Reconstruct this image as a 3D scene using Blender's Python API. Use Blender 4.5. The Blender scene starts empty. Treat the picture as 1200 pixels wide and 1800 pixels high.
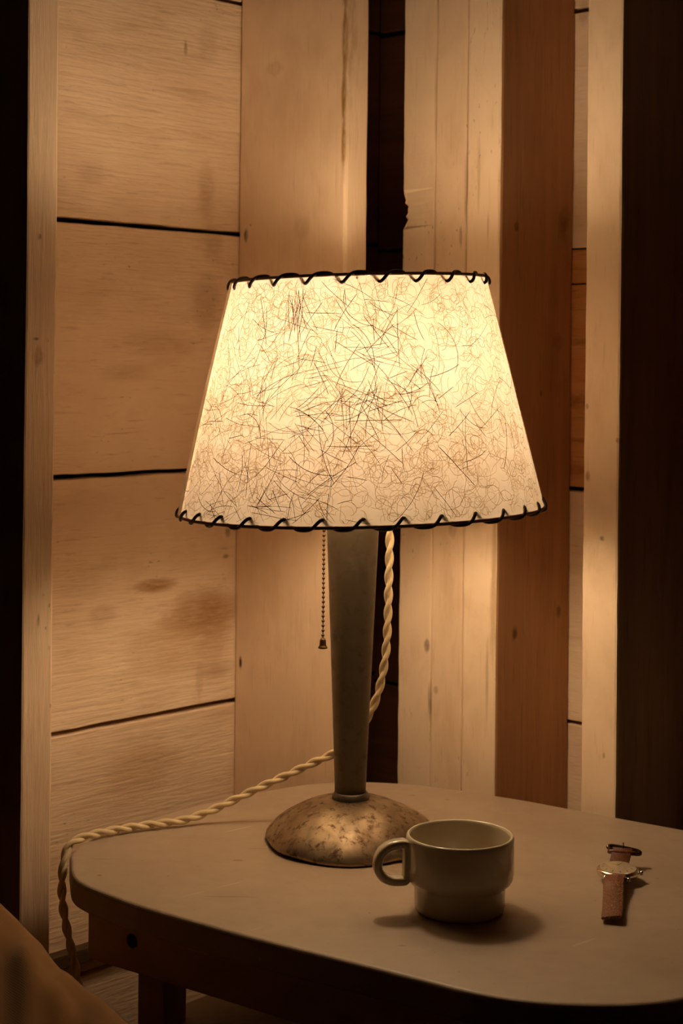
import bpy, bmesh, math, random
import numpy as np
from mathutils import Vector, Matrix, noise

random.seed(7)
rng = np.random.default_rng(11)
PI = math.pi
scene = bpy.context.scene
COL = scene.collection

# ------------------------------------------------------------------ helpers
def tag(o, label=None, cat=None, group=None, kind=None):
    if label: o['label'] = label
    if cat: o['category'] = cat
    if group: o['group'] = group
    if kind: o['kind'] = kind
    return o

def empty(name, loc, label, cat, group=None):
    o = bpy.data.objects.new(name, None)
    o.empty_display_size = 0.05
    o.location = loc
    COL.objects.link(o)
    return tag(o, label, cat, group)

def world_loc(o):
    v = Vector(o.location)
    while o.parent:
        o = o.parent
        v += Vector(o.location)
    return v

def link_mesh(name, me, mats, parent=None, smooth=False):
    """mesh given in world coordinates; child keeps its place under unrotated parents"""
    if not isinstance(mats, (list, tuple)): mats = [mats]
    for m in mats: me.materials.append(m)
    o = bpy.data.objects.new(name, me)
    COL.objects.link(o)
    if parent is not None:
        me.transform(Matrix.Translation(-world_loc(parent)))
        o.parent = parent
    if smooth:
        me.polygons.foreach_set('use_smooth', [True] * len(me.polygons))
    me.update()
    return o

def obj(name, bm, mats, parent=None, smooth=False, recalc=True):
    if recalc: bmesh.ops.recalc_face_normals(bm, faces=bm.faces[:])
    me = bpy.data.meshes.new(name)
    bm.to_mesh(me); bm.free()
    return link_mesh(name, me, mats, parent, smooth)

def local_obj(name, bm, mats, loc, rotz, smooth=False):
    o = obj(name, bm, mats, None, smooth)
    o.location = loc; o.rotation_euler = (0, 0, rotz)
    if loc is CORNER: o.scale = (SC, SC, SC)
    return o

def add_box(bm, lo, hi, bevel=0.0, segs=2, mi=0):
    r = bmesh.ops.create_cube(bm, size=1.0)
    vs = r['verts']
    for v in vs:
        v.co = Vector([lo[i] + (v.co[i] + .5) * (hi[i] - lo[i]) for i in range(3)])
    fs = {f for v in vs for f in v.link_faces}
    for f in fs: f.material_index = mi
    if bevel > 0:
        es = list({e for v in vs for e in v.link_edges})
        bmesh.ops.bevel(bm, geom=es, offset=bevel, segments=segs, affect='EDGES', profile=.5)

def add_lathe(bm, prof, center=(0, 0), segs=64, close=False, mi=0):
    """prof: list of (r, z)"""
    rings = []
    for r, z in prof:
        if r < 1e-6:
            rings.append([bm.verts.new((center[0], center[1], z))])
        else:
            rings.append([bm.verts.new((center[0] + r * math.cos(2 * PI * k / segs), center[1] + r * math.sin(2 * PI * k / segs), z)) for k in range(segs)])
    pairs = list(zip(rings[:-1], rings[1:]))
    if close: pairs.append((rings[-1], rings[0]))
    for a, b in pairs:
        for k in range(segs):
            k2 = (k + 1) % segs
            if len(a) == 1 and len(b) == 1: continue
            if len(a) == 1: f = bm.faces.new((a[0], b[k2], b[k]))
            elif len(b) == 1: f = bm.faces.new((a[k], a[k2], b[0]))
            else: f = bm.faces.new((a[k], a[k2], b[k2], b[k]))
            f.material_index = mi

def frames(pts, closed=False):
    n = len(pts); T = []
    for i in range(n):
        a = pts[(i - 1) % n] if (closed or i > 0) else pts[0]
        b = pts[(i + 1) % n] if (closed or i < n - 1) else pts[-1]
        T.append((b - a).normalized())
    up = Vector((0, 0, 1)) if abs(T[0].z) < .9 else Vector((1, 0, 0))
    N = [(up - T[0] * up.dot(T[0])).normalized()]
    for i in range(1, n):
        v = N[-1] - T[i] * N[-1].dot(T[i])
        N.append(v.normalized())
    B = [T[i].cross(N[i]) for i in range(n)]
    return T, N, B

def add_tube(bm, pts, rad, segs=8, closed=False, caps=True, ry=None):
    pts = [Vector(p) for p in pts]
    n = len(pts)
    T, N, B = frames(pts, closed)
    rads = rad if isinstance(rad, (list, tuple)) else [rad] * n
    rings = []
    for i in range(n):
        rr = rads[i]; r2 = rr if ry is None else ry
        rings.append([bm.verts.new(pts[i] + N[i] * (rr * math.cos(2 * PI * k / segs)) + B[i] * (r2 * math.sin(2 * PI * k / segs))) for k in range(segs)])
    for i in range(n if closed else n - 1):
        a, b = rings[i], rings[(i + 1) % n]
        for k in range(segs):
            k2 = (k + 1) % segs
            bm.faces.new((a[k], a[k2], b[k2], b[k]))
    if caps and not closed:
        bm.faces.new(rings[0][::-1]); bm.faces.new(rings[-1])

def catmull(pts, per=12, closed=False):
    P = [Vector(p) for p in pts]; n = len(P); out = []
    for i in range(n if closed else n - 1):
        p0 = P[(i - 1) % n] if (closed or i > 0) else P[0] * 2 - P[1]
        p1 = P[i]; p2 = P[(i + 1) % n]
        p3 = P[(i + 2) % n] if (closed or i < n - 2) else P[-1] * 2 - P[-2]
        for k in range(per):
            t = k / per
            out.append(.5 * ((2 * p1) + (p2 - p0) * t + (2 * p0 - 5 * p1 + 4 * p2 - p3) * t * t + (3 * p1 - p0 - 3 * p2 + p3) * t ** 3))
    if not closed: out.append(P[-1])
    return out

def resample(pts, step):
    out = [pts[0]]; acc = 0.0
    for a, b in zip(pts[:-1], pts[1:]):
        L = (b - a).length; d = step - acc
        while d <= L:
            out.append(a.lerp(b, d / L)); d += step
        acc = (acc + L) % step
    return out

def add_prism(bm, outline, z0, z1, bevel=0.0, bottom_bevel=None):
    """closed outline [(x, y)] extruded with a rounded upper and lower rim"""
    n = len(outline)
    P = [Vector((p[0], p[1], 0)) for p in outline]
    nrm = []
    for i in range(n):
        t = (P[(i + 1) % n] - P[(i - 1) % n]).normalized()
        nrm.append(Vector((t.y, -t.x, 0)))
    area = sum(P[i].x * P[(i + 1) % n].y - P[(i + 1) % n].x * P[i].y for i in range(n))
    sgn = 1 if area > 0 else -1
    levels = []
    bb = bevel if bottom_bevel is None else bottom_bevel
    if bb > 0:
        for k in range(4):
            a = PI / 2 * k / 4
            levels.append((bb * (1 - math.sin(a)), z0 + bb * (1 - math.cos(a))))
    levels.append((0, z0 + bb)); levels.append((0, z1 - bevel))
    if bevel > 0:
        for k in range(1, 5):
            a = PI / 2 * k / 4
            levels.append((bevel * (1 - math.cos(a)), z1 - bevel + bevel * math.sin(a)))
    rings = []
    for ins, z in levels:
        rings.append([bm.verts.new((P[i].x - sgn * nrm[i].x * ins, P[i].y - sgn * nrm[i].y * ins, z)) for i in range(n)])
    for a, b in zip(rings[:-1], rings[1:]):
        for k in range(n):
            k2 = (k + 1) % n
            bm.faces.new((a[k], a[k2], b[k2], b[k]))
    bm.faces.new(rings[0][::-1]); bm.faces.new(rings[-1])

# ------------------------------------------------------------------ materials
class NT:
    def __init__(self, name):
        self.m = bpy.data.materials.new(name); self.m.use_nodes = True
        self.t = self.m.node_tree; self.t.nodes.clear()
        self.out = self.t.nodes.new('ShaderNodeOutputMaterial')
    def n(self, typ, ins=None, **kw):
        nd = self.t.nodes.new(typ)
        for k, v in kw.items(): setattr(nd, k, v)
        for k, v in (ins or {}).items():
            if isinstance(v, bpy.types.NodeSocket): self.t.links.new(v, nd.inputs[k])
            else: nd.inputs[k].default_value = v
        return nd
    def link(self, a, b): self.t.links.new(a, b)
    def coords(self): return self.n('ShaderNodeTexCoord').outputs['Object']
    def mapping(self, vec, scale=(1, 1, 1), loc=(0, 0, 0)):
        return self.n('ShaderNodeMapping', {'Vector': vec, 'Scale': scale, 'Location': loc}).outputs['Vector']
    def noise(self, vec, scale=5, detail=4, rough=.55, dist=0):
        return self.n('ShaderNodeTexNoise', {'Vector': vec, 'Scale': scale, 'Detail': detail, 'Roughness': rough, 'Distortion': dist}).outputs['Fac']
    def ramp(self, fac, stops):
        r = self.n('ShaderNodeValToRGB', {'Fac': fac})
        el = r.color_ramp.elements
        while len(el) < len(stops): el.new(.5)
        for e, (p, c) in zip(el, stops):
            e.position = p; e.color = (c, c, c, 1) if isinstance(c, (int, float)) else (*c, 1)
        return r.outputs['Color']
    def math(self, op, a, b=0.0):
        return self.n('ShaderNodeMath', {0: a, 1: b}, operation=op).outputs[0]
    def mix(self, fac, a, b, mode='MIX'):
        nd = self.n('ShaderNodeMix', data_type='RGBA', blend_type=mode)
        for s, v in ((nd.inputs[0], fac), (nd.inputs[6], a), (nd.inputs[7], b)):
            if isinstance(v, bpy.types.NodeSocket): self.t.links.new(v, s)
            else: s.default_value = (*v, 1) if isinstance(v, tuple) and len(v) == 3 else v
        return nd.outputs[2]
    def blob(self, vec, c, rad, jitter=None):
        """soft stain of its own shape: 1 at c, 0 at an ellipsoid of half sizes rad"""
        sc = tuple(1 / r for r in rad)
        v = self.mapping(vec, sc, tuple(-c[i] * sc[i] for i in range(3)))
        L = self.n('ShaderNodeVectorMath', {0: v}, operation='LENGTH').outputs['Value']
        if jitter is not None:
            L = self.math('ADD', L, self.math('MULTIPLY', self.math('SUBTRACT', jitter, .5), 1.6))
        mr = self.n('ShaderNodeMapRange', {'Value': L, 'From Min': 0.35, 'From Max': 1.0, 'To Min': 1.0, 'To Max': 0.0}, interpolation_type='SMOOTHSTEP')
        if jitter is None: return mr.outputs[0]
        return self.math('MULTIPLY', mr.outputs[0], self.n('ShaderNodeMapRange', {'Value': jitter, 'From Min': .36, 'From Max': .62, 'To Min': .45, 'To Max': 1.15}).outputs[0])
    def bsdf(self, **ins):
        b = self.n('ShaderNodeBsdfPrincipled')
        for k, v in ins.items():
            k = k.replace('_', ' ')
            if isinstance(v, bpy.types.NodeSocket): self.t.links.new(v, b.inputs[k])
            else: b.inputs[k].default_value = (*v, 1) if isinstance(v, tuple) and len(v) == 3 else v
        self.link(b.outputs[0], self.out.inputs['Surface'])
        return b
    def bump(self, h, strength=.3, dist=.002, normal=None):
        d = {'Height': h, 'Strength': strength, 'Distance': dist}
        if normal is not None: d['Normal'] = normal
        return self.n('ShaderNodeBump', d).outputs['Normal']

PAINT_A = (.80, .635, .47); PAINT_B = (.70, .52, .36)
def painted_wood(name, axis, stains=(), grain=1.0, a=PAINT_A, b=PAINT_B, dirt=.5, rough=.5, specks=True):
    """cream painted rough sawn timber; axis = direction of the grain in the object's own space"""
    w = NT(name); co = w.coords()
    st = {'x': (.09, 1, 1), 'y': (1, .09, 1), 'z': (1, 1, .09)}[axis]
    g = w.mapping(co, st)
    n1 = w.noise(g, 260, 5, .6, .2)
    n2 = w.noise(g, 70, 4, .55, .6)
    big = w.noise(co, 7, 4, .6, .3)
    mott = w.noise(w.mapping(co, tuple(.35 + .65 * s for s in st)), 22, 5, .65, .4)
    col = w.mix(w.ramp(big, [(.36, 0.0), (.68, 1.0)]), a, b)
    col = w.mix(w.math('MULTIPLY', w.ramp(mott, [(.5, 0.0), (.8, 1.0)]), dirt), col, (.42, .25, .12))
    att = w.n('ShaderNodeAttribute', attribute_name='tone').outputs['Fac']
    col = w.mix(.30, col, w.mix(att, (.62, .44, .30), (.86, .70, .53)))
    line = w.ramp(n1, [(.28, 1.0), (.40, 0.0)])
    line2 = w.ramp(n2, [(.24, 1.0), (.34, 0.0)])
    col = w.mix(w.math('MULTIPLY', line, .22 * grain), col, (.34, .20, .10))
    col = w.mix(w.math('MULTIPLY', line2, .18 * grain), col, (.36, .21, .11))
    if specks:
        sp = w.noise(w.mapping(co, tuple(.4 + .6 * s for s in st)), 210, 2, .5)
        patch = w.ramp(w.noise(co, 9, 2, .5), [(.52, 0.0), (.66, 1.0)])
        k = w.math('MULTIPLY', w.ramp(sp, [(.67, 0.0), (.72, 1.0)]), patch)
        col = w.mix(w.math('MULTIPLY', k, .55), col, (.16, .08, .04))
    jit = w.noise(w.mapping(co, tuple(.15 + .85 * s for s in st)), 110, 6, .7)
    for (c, rad, scol, amt) in stains:
        col = w.mix(w.math('MULTIPLY', w.blob(co, c, rad, jit), amt), col, scol)
    h = w.math('ADD', w.math('MULTIPLY', n1, .6), w.math('MULTIPLY', n2, .8))
    nb = w.bump(h, min(1.0, .45 * grain), .0022)
    w.bsdf(Base_Color=col, Roughness=rough, Specular_IOR_Level=.25, Normal=nb)
    return w.m

def bare_wood(name, axis, a, b, dark=(.05, .02, .01), rough=.65, stains=()):
    w = NT(name); co = w.coords()
    st = {'x': (.07, 1, 1), 'y': (1, .07, 1), 'z': (1, 1, .07)}[axis]
    g = w.mapping(co, st)
    n1 = w.noise(g, 240, 5, .6, .3); n2 = w.noise(g, 40, 4, .6, 1.0)
    col = w.mix(w.ramp(n2, [(.3, 0.0), (.7, 1.0)]), a, b)
    col = w.mix(w.math('MULTIPLY', w.ramp(n1, [(.3, 1.0), (.45, 0.0)]), .3), col, dark)
    jit = w.noise(co, 60, 3, .6)
    for (c, rad, scol, amt) in stains:
        col = w.mix(w.math('MULTIPLY', w.blob(co, c, rad, jit), amt), col, scol)
    w.bsdf(Base_Color=col, Roughness=rough, Specular_IOR_Level=.15, Normal=w.bump(n1, .3, .001))
    return w.m

def plain(name, col, rough=.5, metal=0.0, spec=.5, **kw):
    w = NT(name); w.bsdf(Base_Color=col, Roughness=rough, Metallic=metal, Specular_IOR_Level=spec, **kw); return w.m

# ------------------------------------------------------------------ the corner: a frame whose x axis runs along the left wall
SC = .9244                                    # the timbers are a little slimmer than the nominal sizes below
CORNER = (.0466 * SC, 2.17 * SC, .0786)
ROT = math.atan2(.722, .692)
CEIL = 2.35; Z0 = -.0786 / SC + .0003
EX = Vector((math.cos(ROT), math.sin(ROT), 0)); EY = Vector((-math.sin(ROT), math.cos(ROT), 0))
def corner_pt(x, y, z): return Vector((.0466, 2.17, 0)) + EX * x + EY * y + Vector((0, 0, z))

def boards(bm, along, zs, gap, length, th, wob=.0010):
    """horizontal boards between the joints zs, each with slightly wavy sawn edges and a random tone"""
    lay = bm.loops.layers.float_color.new('tone') if 'tone' not in bm.loops.layers.float_color else bm.loops.layers.float_color['tone']
    for i in range(len(zs) - 1):
        z0 = zs[i] + gap[i] / 2; z1 = zs[i + 1] - gap[i + 1] / 2
        t = random.random()
        n = 150; ring = []
        sd = random.random() * 50
        off = random.uniform(-.0008, .0008)
        for k in range(n + 1):
            s = length * (k / n) ** 1.0
            e0 = z0 + wob * (noise.noise(Vector((s * 22, sd, 0))) + .6 * noise.noise(Vector((s * 80, sd, 3))))
            e1 = z1 + wob * (noise.noise(Vector((s * 22, sd, 9))) + .6 * noise.noise(Vector((s * 80, sd, 5))))
            pos = []
            for (z, d) in ((e0 + .0012, off), (e1 - .0012, off), (e1, off + .0015), (e1, th), (e0, th), (e0, off + .0015)):
                pos.append(bm.verts.new((-s, d, z) if along == 'x' else (d, -s, z)))
            ring.append(pos)
        for a, b in zip(ring[:-1], ring[1:]):
            for k in range(6):
                f = bm.faces.new((a[k], a[(k + 1) % 6], b[(k + 1) % 6], b[k]))
                for l in f.loops: l[lay] = (t, t, t, 1)
        for f in (bm.faces.new(ring[0]), bm.faces.new(ring[-1][::-1])):
            for l in f.loops: l[lay] = (t, t, t, 1)

BRN = (.33, .165, .06); DRT = (.30, .175, .085); DRK = (.05, .025, .015)
WALL_STAINS = [
    ((-.375, 0, .775), (.042, .05, .011), BRN, .95),
    ((-.30, 0, .735), (.085, .05, .04), BRN, .8),
    ((-.34, 0, .70), (.10, .05, .05), (.45, .27, .13), .5),
    ((-.275, 0, .665), (.030, .05, .012), DRT, .5),
    ((-.305, 0, .655), (.008, .05, .03), DRT, .4),
    ((-.285, 0, .71), (.035, .05, .07), BRN, .35),
    ((-.30, 0, 1.10), (.03, .05, .05), DRT, .40),
    ((-.37, 0, 1.055), (.08, .05, .02), DRT, .28),
    ((-.30, 0, 1.235), (.018, .05, .05), DRT, .40),
    ((-.29, 0, 1.175), (.020, .05, .03), DRT, .35),
    ((-.30, 0, 1.41), (.02, .05, .03), DRT, .3),
    ((-.335, 0, 1.40), (.004, .05, .012), DRK, .5),
    ((-.47, 0, 1.24), (.03, .05, .02), DRT, .3),
    ((-.45, 0, .75), (.03, .05, .015), DRT, .35),
    ((-.262, 0, .83), (.006, .05, .01), DRK, .6),
    ((-.265, 0, .80), (.007, .05, .004), DRK, .6),
    ((-.42, 0, 1.02), (.05, .05, .015), DRT, .25),
    ((-.39, 0, .57), (.07, .05, .04), (.45, .27, .13), .5),
]
m_wall = painted_wood('painted_wall_boards', 'x', WALL_STAINS, grain=1.8)
zl = [Z0, .0775, .3526, .625, .9054, 1.1876, 1.4663, 1.745, 2.03, CEIL]
gl = [0, .005, .005, .0055, .0055, .0055, .005, .005, .005, 0]
bm = bmesh.new()
boards(bm, 'x', zl, gl, 2.8, .022)
bm.faces.ensure_lookup_table()
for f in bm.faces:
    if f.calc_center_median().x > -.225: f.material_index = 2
add_box(bm, (-2.8, .0225, Z0), (.03, .03, CEIL), mi=1)
m_felt = plain('black_building_paper', (.006, .004, .003), .95, spec=.05)
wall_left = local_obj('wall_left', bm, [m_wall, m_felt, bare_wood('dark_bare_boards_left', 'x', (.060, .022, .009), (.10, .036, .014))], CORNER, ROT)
tag(wall_left, 'wide cream painted horizontal boards with dark open gaps, left of the corner', 'wall', kind='structure')

# right wall: painted boards, a stretch of bare ones in the corner and a knotty orange one
m_wall_r = painted_wood('painted_wall_boards_right', 'y', [((0, -.325, 1.45), (.05, .012, .02), DRT, .5)], grain=1.15)
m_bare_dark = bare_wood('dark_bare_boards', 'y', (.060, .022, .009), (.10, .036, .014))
m_bare_orange = bare_wood('orange_bare_board', 'y', (.50, .23, .085), (.62, .31, .12),
    stains=[((0, -.32, .99), (.05, .03, .012), (.25, .08, .02), .7), ((0, -.32, 1.06), (.05, .03, .006), (.25, .1, .03), .6),
            ((0, -.32, .91), (.05, .03, .008), (.28, .1, .03), .6), ((0, -.32, .945), (.05, .03, .004), (.3, .1, .03), .5)])
bm = bmesh.new()
def right_boards(zs, gap, y0, y1, mi):
    lay = bm.loops.layers.float_color.new('tone') if 'tone' not in bm.loops.layers.float_color else bm.loops.layers.float_color['tone']
    for i in range(len(zs) - 1):
        m = mi(i) if callable(mi) else mi
        before = set(bm.faces)
        add_box(bm, (0, -y1, zs[i] + gap[i] / 2), (.022, -y0, zs[i + 1] - gap[i + 1] / 2), .0012, 2)
        t = random.random()
        for f in bm.faces:
            if f not in before:
                f.material_index = m
                for l in f.loops: l[lay] = (t, t, t, 1)
zr = [Z0, .335, .6113, .887, 1.1294, 1.171, 1.453, 1.735, 2.03, CEIL]
gr = [0, .005, .0045, .0055, .0018, .0018, .006, .005, .005, 0]
right_boards(zr, gr, .24, 2.8, lambda i: 2 if zr[i] in (.887, 1.1294) else 0)
zc = [Z0, .335, .615, .895, 1.18, 1.4636, 1.745, 2.03, CEIL]
gc = [0, .005, .005, .005, .005, .007, .005, .005, 0]
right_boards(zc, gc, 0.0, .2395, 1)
add_box(bm, (.0225, -2.8, Z0), (.03, 0, CEIL), mi=3)
wall_right = local_obj('wall_right', bm, [m_wall_r, m_bare_dark, m_bare_orange, m_felt], CORNER, ROT)
tag(wall_right, 'horizontal boards right of the corner, painted, orange and dark bare ones', 'wall', kind='structure')

# ---- upright timbers
def timber(name, lo, hi, mats, label, bev=.0025, deco=None, flank='y'):
    bm = bmesh.new()
    lay = bm.loops.layers.float_color.new('tone')
    nz = 620 if deco else 90
    x0, y0 = lo[0], lo[1]; x1, y1 = hi[0], hi[1]
    b = bev
    ring_xy = [(x0 + b, y0), (x1 - b, y0), (x1 - b * .3, y0 + b * .3), (x1, y0 + b), (x1, y1 - b), (x1 - b * .3, y1 - b * .3), (x1 - b, y1),
               (x0 + b, y1), (x0 + b * .3, y1 - b * .3), (x0, y1 - b), (x0, y0 + b), (x0 + b * .3, y0 + b * .3)]
    sd = random.random() * 90
    rings = []
    for k in range(nz + 1):
        z = lo[2] + (hi[2] - lo[2]) * k / nz
        dx = .0008 * noise.noise(Vector((z * 3, sd, 1))); dy = .0008 * noise.noise(Vector((z * 3, sd, 7)))
        ring = []
        for j, (x, y) in enumerate(ring_xy):
            e = .0004 * noise.noise(Vector((z * 40, sd, j)))
            p = Vector((x + dx + e, y + dy - e, z))
            if deco: p = deco(p, j)
            ring.append(bm.verts.new(p))
        rings.append(ring)
    t = random.random()
    for a, c in zip(rings[:-1], rings[1:]):
        for k in range(12): bm.faces.new((a[k], a[(k + 1) % 12], c[(k + 1) % 12], c[k]))
    bm.faces.new(rings[0][::-1]); bm.faces.new(rings[-1])
    bmesh.ops.recalc_face_normals(bm, faces=bm.faces[:])
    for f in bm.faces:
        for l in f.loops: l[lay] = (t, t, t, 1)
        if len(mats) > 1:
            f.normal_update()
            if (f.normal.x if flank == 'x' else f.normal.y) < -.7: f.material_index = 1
    o = local_obj(name, bm, mats, CORNER, ROT)
    tag(o, label, 'timber post', kind='structure')
    return o

m_stud = painted_wood('painted_stud', 'z', [
    ((-.64, -.139, 1.037), (.008, .02, .014), DRT, .7), ((-.643, -.139, 1.055), (.004, .02, .002), DRK, .8),
    ((-.64, -.139, 1.155), (.003, .02, .005), DRK, .6), ((-.637, -.139, .78), (.002, .02, .010), DRK, .5)], a=(.74, .55, .39), b=(.66, .47, .32))
timber('trim_1', (-.656, -.139, Z0), (-.619, -.0005, CEIL), [m_stud, bare_wood('shade_toned_left_flank', 'z', (.10, .055, .03), (.14, .08, .045))], 'cream painted upright timber at far left of the wall, beside the bed', flank='x')  # side turned from the lamp: its shade is put into the darker wood colour
DRIP = (.30, .165, .05)
m_corner = painted_wood('painted_corner_plank', 'z', [
    ((-.25, -.014, 1.185), (.02, .0045, .010), DRK, 1.0), ((-.25, -.022, 1.197), (.02, .0016, .002), DRK, .8), ((-.25, -.012, .672), (.02, .004, .011), DRK, 1.0),
    ((-.25, -.174, 1.47), (.03, .008, .05), DRIP, 1.0), ((-.25, -.175, 1.40), (.03, .0055, .07), DRIP, 1.0), ((-.25, -.174, 1.335), (.03, .0055, .04), DRIP, 1.0), ((-.25, -.1745, 1.285), (.03, .0045, .05), DRIP, 1.0),
    ((-.25, -.06, 1.38), (.02, .02, .01), DRT, .3), ((-.25, -.11, 1.19), (.02, .02, .02), DRT, .3), ((-.25, -.09, 1.32), (.02, .06, .06), (.55, .37, .22), .4),
    ((-.25, -.04, 1.12), (.02, .004, .006), DRT, .5), ((-.222, -.18, 1.47), (.004, .02, .02), DRK, .5)], a=(.78, .59, .42), b=(.68, .49, .33), specks=False)
timber('trim_2', (-.2498, -.1785, Z0), (-.213, -.0005, CEIL), [m_corner], 'broad pale plank standing edge out in the corner, with a brown drip', bev=.0035)
m_post = painted_wood('painted_post', 'z', [
    ((-.139, -.211, .705), (.02, .005, .010), DRK, .85), ((-.139, -.216, .64), (.02, .004, .03), DRK, .5), ((-.139, -.225, .655), (.02, .005, .006), DRT, .7),
    ((-.139, -.247, .845), (.02, .009, .013), DRT, .55), ((-.139, -.249, .842), (.02, .005, .007), (.6, .44, .3), .6), ((-.139, -.235, .865), (.02, .004, .012), DRT, .5),
    ((-.139, -.256, 1.18), (.02, .003, .016), DRK, .6), ((-.139, -.262, 1.23), (.02, .002, .05), DRT, .5), ((-.139, -.282, 1.25), (.02, .003, .06), DRT, .4),
    ((-.139, -.296, 1.19), (.02, .002, .02), DRT, .5), ((-.139, -.216, 1.34), (.02, .0015, .08), DRT, .5), ((-.139, -.2165, 1.1), (.02, .0015, .3), DRT, .45),
    ((-.139, -.310, .9), (.02, .004, .12), (.35, .19, .08), .55), ((-.139, -.309, .78), (.02, .006, .10), (.35, .19, .08), .6), ((-.139, -.301, .68), (.02, .003, .06), DRT, .5),
    ((-.139, -.312, 1.22), (.02, .003, .06), (.35, .19, .08), .5), ((-.139, -.24, .76), (.02, .02, .06), DRT, .18)], a=(.83, .66, .49), b=(.74, .56, .39))
m_post_side = bare_wood('brown_post_flank', 'z', (.35, .185, .090), (.44, .24, .12), dark=(.12, .055, .025), stains=[  # bare brown wood, its tone also carrying the shade on this side
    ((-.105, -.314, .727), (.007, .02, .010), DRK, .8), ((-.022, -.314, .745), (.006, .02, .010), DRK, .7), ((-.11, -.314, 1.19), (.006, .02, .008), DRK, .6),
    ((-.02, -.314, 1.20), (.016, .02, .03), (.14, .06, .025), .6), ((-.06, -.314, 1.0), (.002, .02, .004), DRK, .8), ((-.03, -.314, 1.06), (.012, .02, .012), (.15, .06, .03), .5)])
def chip(p, j):
    """a bite torn out of the long edge of the first timber"""
    if j in (8, 9, 10, 7, 6) and 1.192 < p.z < 1.236 and p.x < -.12:
        t = (p.z - 1.192) / .044
        a = (min(1, t * 5) * min(1, (1 - t) * 2.2)) * (.0062 + .006 * noise.noise(Vector((p.z * 190, 0, 4))) + .003 * noise.noise(Vector((p.z * 700, 0, 4))))
        if j in (6, 7): p.y -= a
        elif j in (8, 9): p.y -= a; p.x += .003
    return p
timber('trim_3', (-.139, -.2170, Z0), (-.0005, -.1667, CEIL), [m_post], 'innermost of three joined uprights right of the dark corner slot, its edge chipped', bev=.002, deco=chip)
timber('trim_4', (-.1385, -.2632, Z0), (-.0005, -.2176, CEIL), [m_post], 'middle of the three joined cream uprights, behind the lamp', bev=.0015)
timber('trim_5', (-.139, -.3138, Z0), (-.0005, -.2637, CEIL), [m_post, m_post_side], 'outer of the three joined uprights, with a brown flank', bev=.0035)
m_stud_r = painted_wood('painted_stud_right', 'z', [
    ((-.139, -.434, .99), (.02, .003, .004), DRK, .6), ((-.139, -.455, .85), (.02, .004, .004), DRK, .6), ((-.139, -.473, .955), (.02, .003, .004), DRK, .5),
    ((-.139, -.436, .915), (.02, .004, .008), BRN, .8), ((-.139, -.460, .62), (.02, .002, .004), DRK, .6)], a=(.82, .65, .48), b=(.74, .56, .39), specks=False)
m_flank_dark = bare_wood('shade_toned_stud_flank', 'z', (.20, .13, .085), (.27, .17, .11))  # darker wood colour paints in the shade of the unlit flank
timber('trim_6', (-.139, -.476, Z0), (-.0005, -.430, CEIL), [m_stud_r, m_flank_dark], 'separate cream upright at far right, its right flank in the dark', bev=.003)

# ledge nailed low on the left wall
bm = bmesh.new()
add_box(bm, (-.6185, -.016, .3725), (-.2505, -.0005, .388), .001)
m_ledge = bare_wood('dark_ledge', 'x', (.05, .028, .014), (.08, .045, .022))
tag(local_obj('trim_7', bm, [m_ledge], CORNER, ROT), 'dark narrow ledge low on the left wall behind the table', 'ledge', kind='structure')

# floor and ceiling
m_floor = NT('floor_boards'); co = m_floor.coords()
g = m_floor.mapping(co, (.08, 1, 1)); n1 = m_floor.noise(g, 120, 5, .6, .4); br = m_floor.n('ShaderNodeTexBrick', {'Vector': co, 'Scale': 1.0, 'Mortar Size': .002, 'Brick Width': 1.9, 'Row Height': .12,
    'Color1': (.16, .085, .04, 1), 'Color2': (.12, .06, .028, 1), 'Mortar': (.01, .006, .004, 1)})
m_floor.bsdf(Base_Color=m_floor.mix(m_floor.math('MULTIPLY', n1, .5), br.outputs['Color'], (.08, .04, .02)), Roughness=.6, Normal=m_floor.bump(n1, .2, .001))
bm = bmesh.new(); add_box(bm, (-2.8, -2.9, Z0 - .03), (.03, .03, Z0 - .0003))
tag(local_obj('floor', bm, [m_floor.m], CORNER, ROT), 'dark brown board floor under the table', 'floor', kind='structure')
m_ceil = bare_wood('ceiling_boards', 'x', (.30, .18, .10), (.36, .22, .12))
bm = bmesh.new(); add_box(bm, (-2.8, -2.9, CEIL + .0005), (.03, .03, CEIL + .03))
tag(local_obj('ceiling', bm, [m_ceil], CORNER, ROT), 'plain wooden ceiling above the corner', 'ceiling', kind='structure')

# ------------------------------------------------------------------ bedside table
TZ = .6
table = empty('bedside_table', (.09, 1.42, 0), 'low cream painted wooden table with rounded corners, standing in the board corner', 'table')
outline_pts = [(-.2305, 1.429), (-.234, 1.457), (-.225, 1.497), (-.193, 1.547), (-.152, 1.599), (-.103, 1.649), (-.060, 1.682), (-.030, 1.701),
    (.001, 1.710), (.035, 1.712), (.066, 1.707), (.097, 1.697), (.128, 1.682), (.160, 1.663), (.19, 1.645), (.234, 1.613), (.266, 1.590), (.325, 1.549),
    (.385, 1.503), (.418, 1.465), (.428, 1.425), (.420, 1.385), (.388, 1.335), (.345, 1.270), (.305, 1.212), (.272, 1.165), (.240, 1.138),
    (.202, 1.1265), (.165, 1.1255), (.129, 1.131), (.094, 1.146), (.057, 1.170), (.021, 1.194), (-.060, 1.247), (-.109, 1.282), (-.158, 1.319), (-.188, 1.347), (-.209, 1.369), (-.222, 1.391)]
outline = [(p.x, p.y) for p in catmull([(x, y, 0) for x, y in outline_pts], 6, True)]
w = NT('worn_table_paint'); co = w.coords()
ang = w.n('ShaderNodeMapping', {'Vector': co, 'Rotation': (0, 0, .62)}).outputs[0]
gx = w.mapping(ang, (.10, 1, 1))
n1 = w.noise(gx, 150, 5, .6, .2); big = w.noise(co, 6, 4, .6); mott = w.noise(co, 30, 5, .7)
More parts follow.
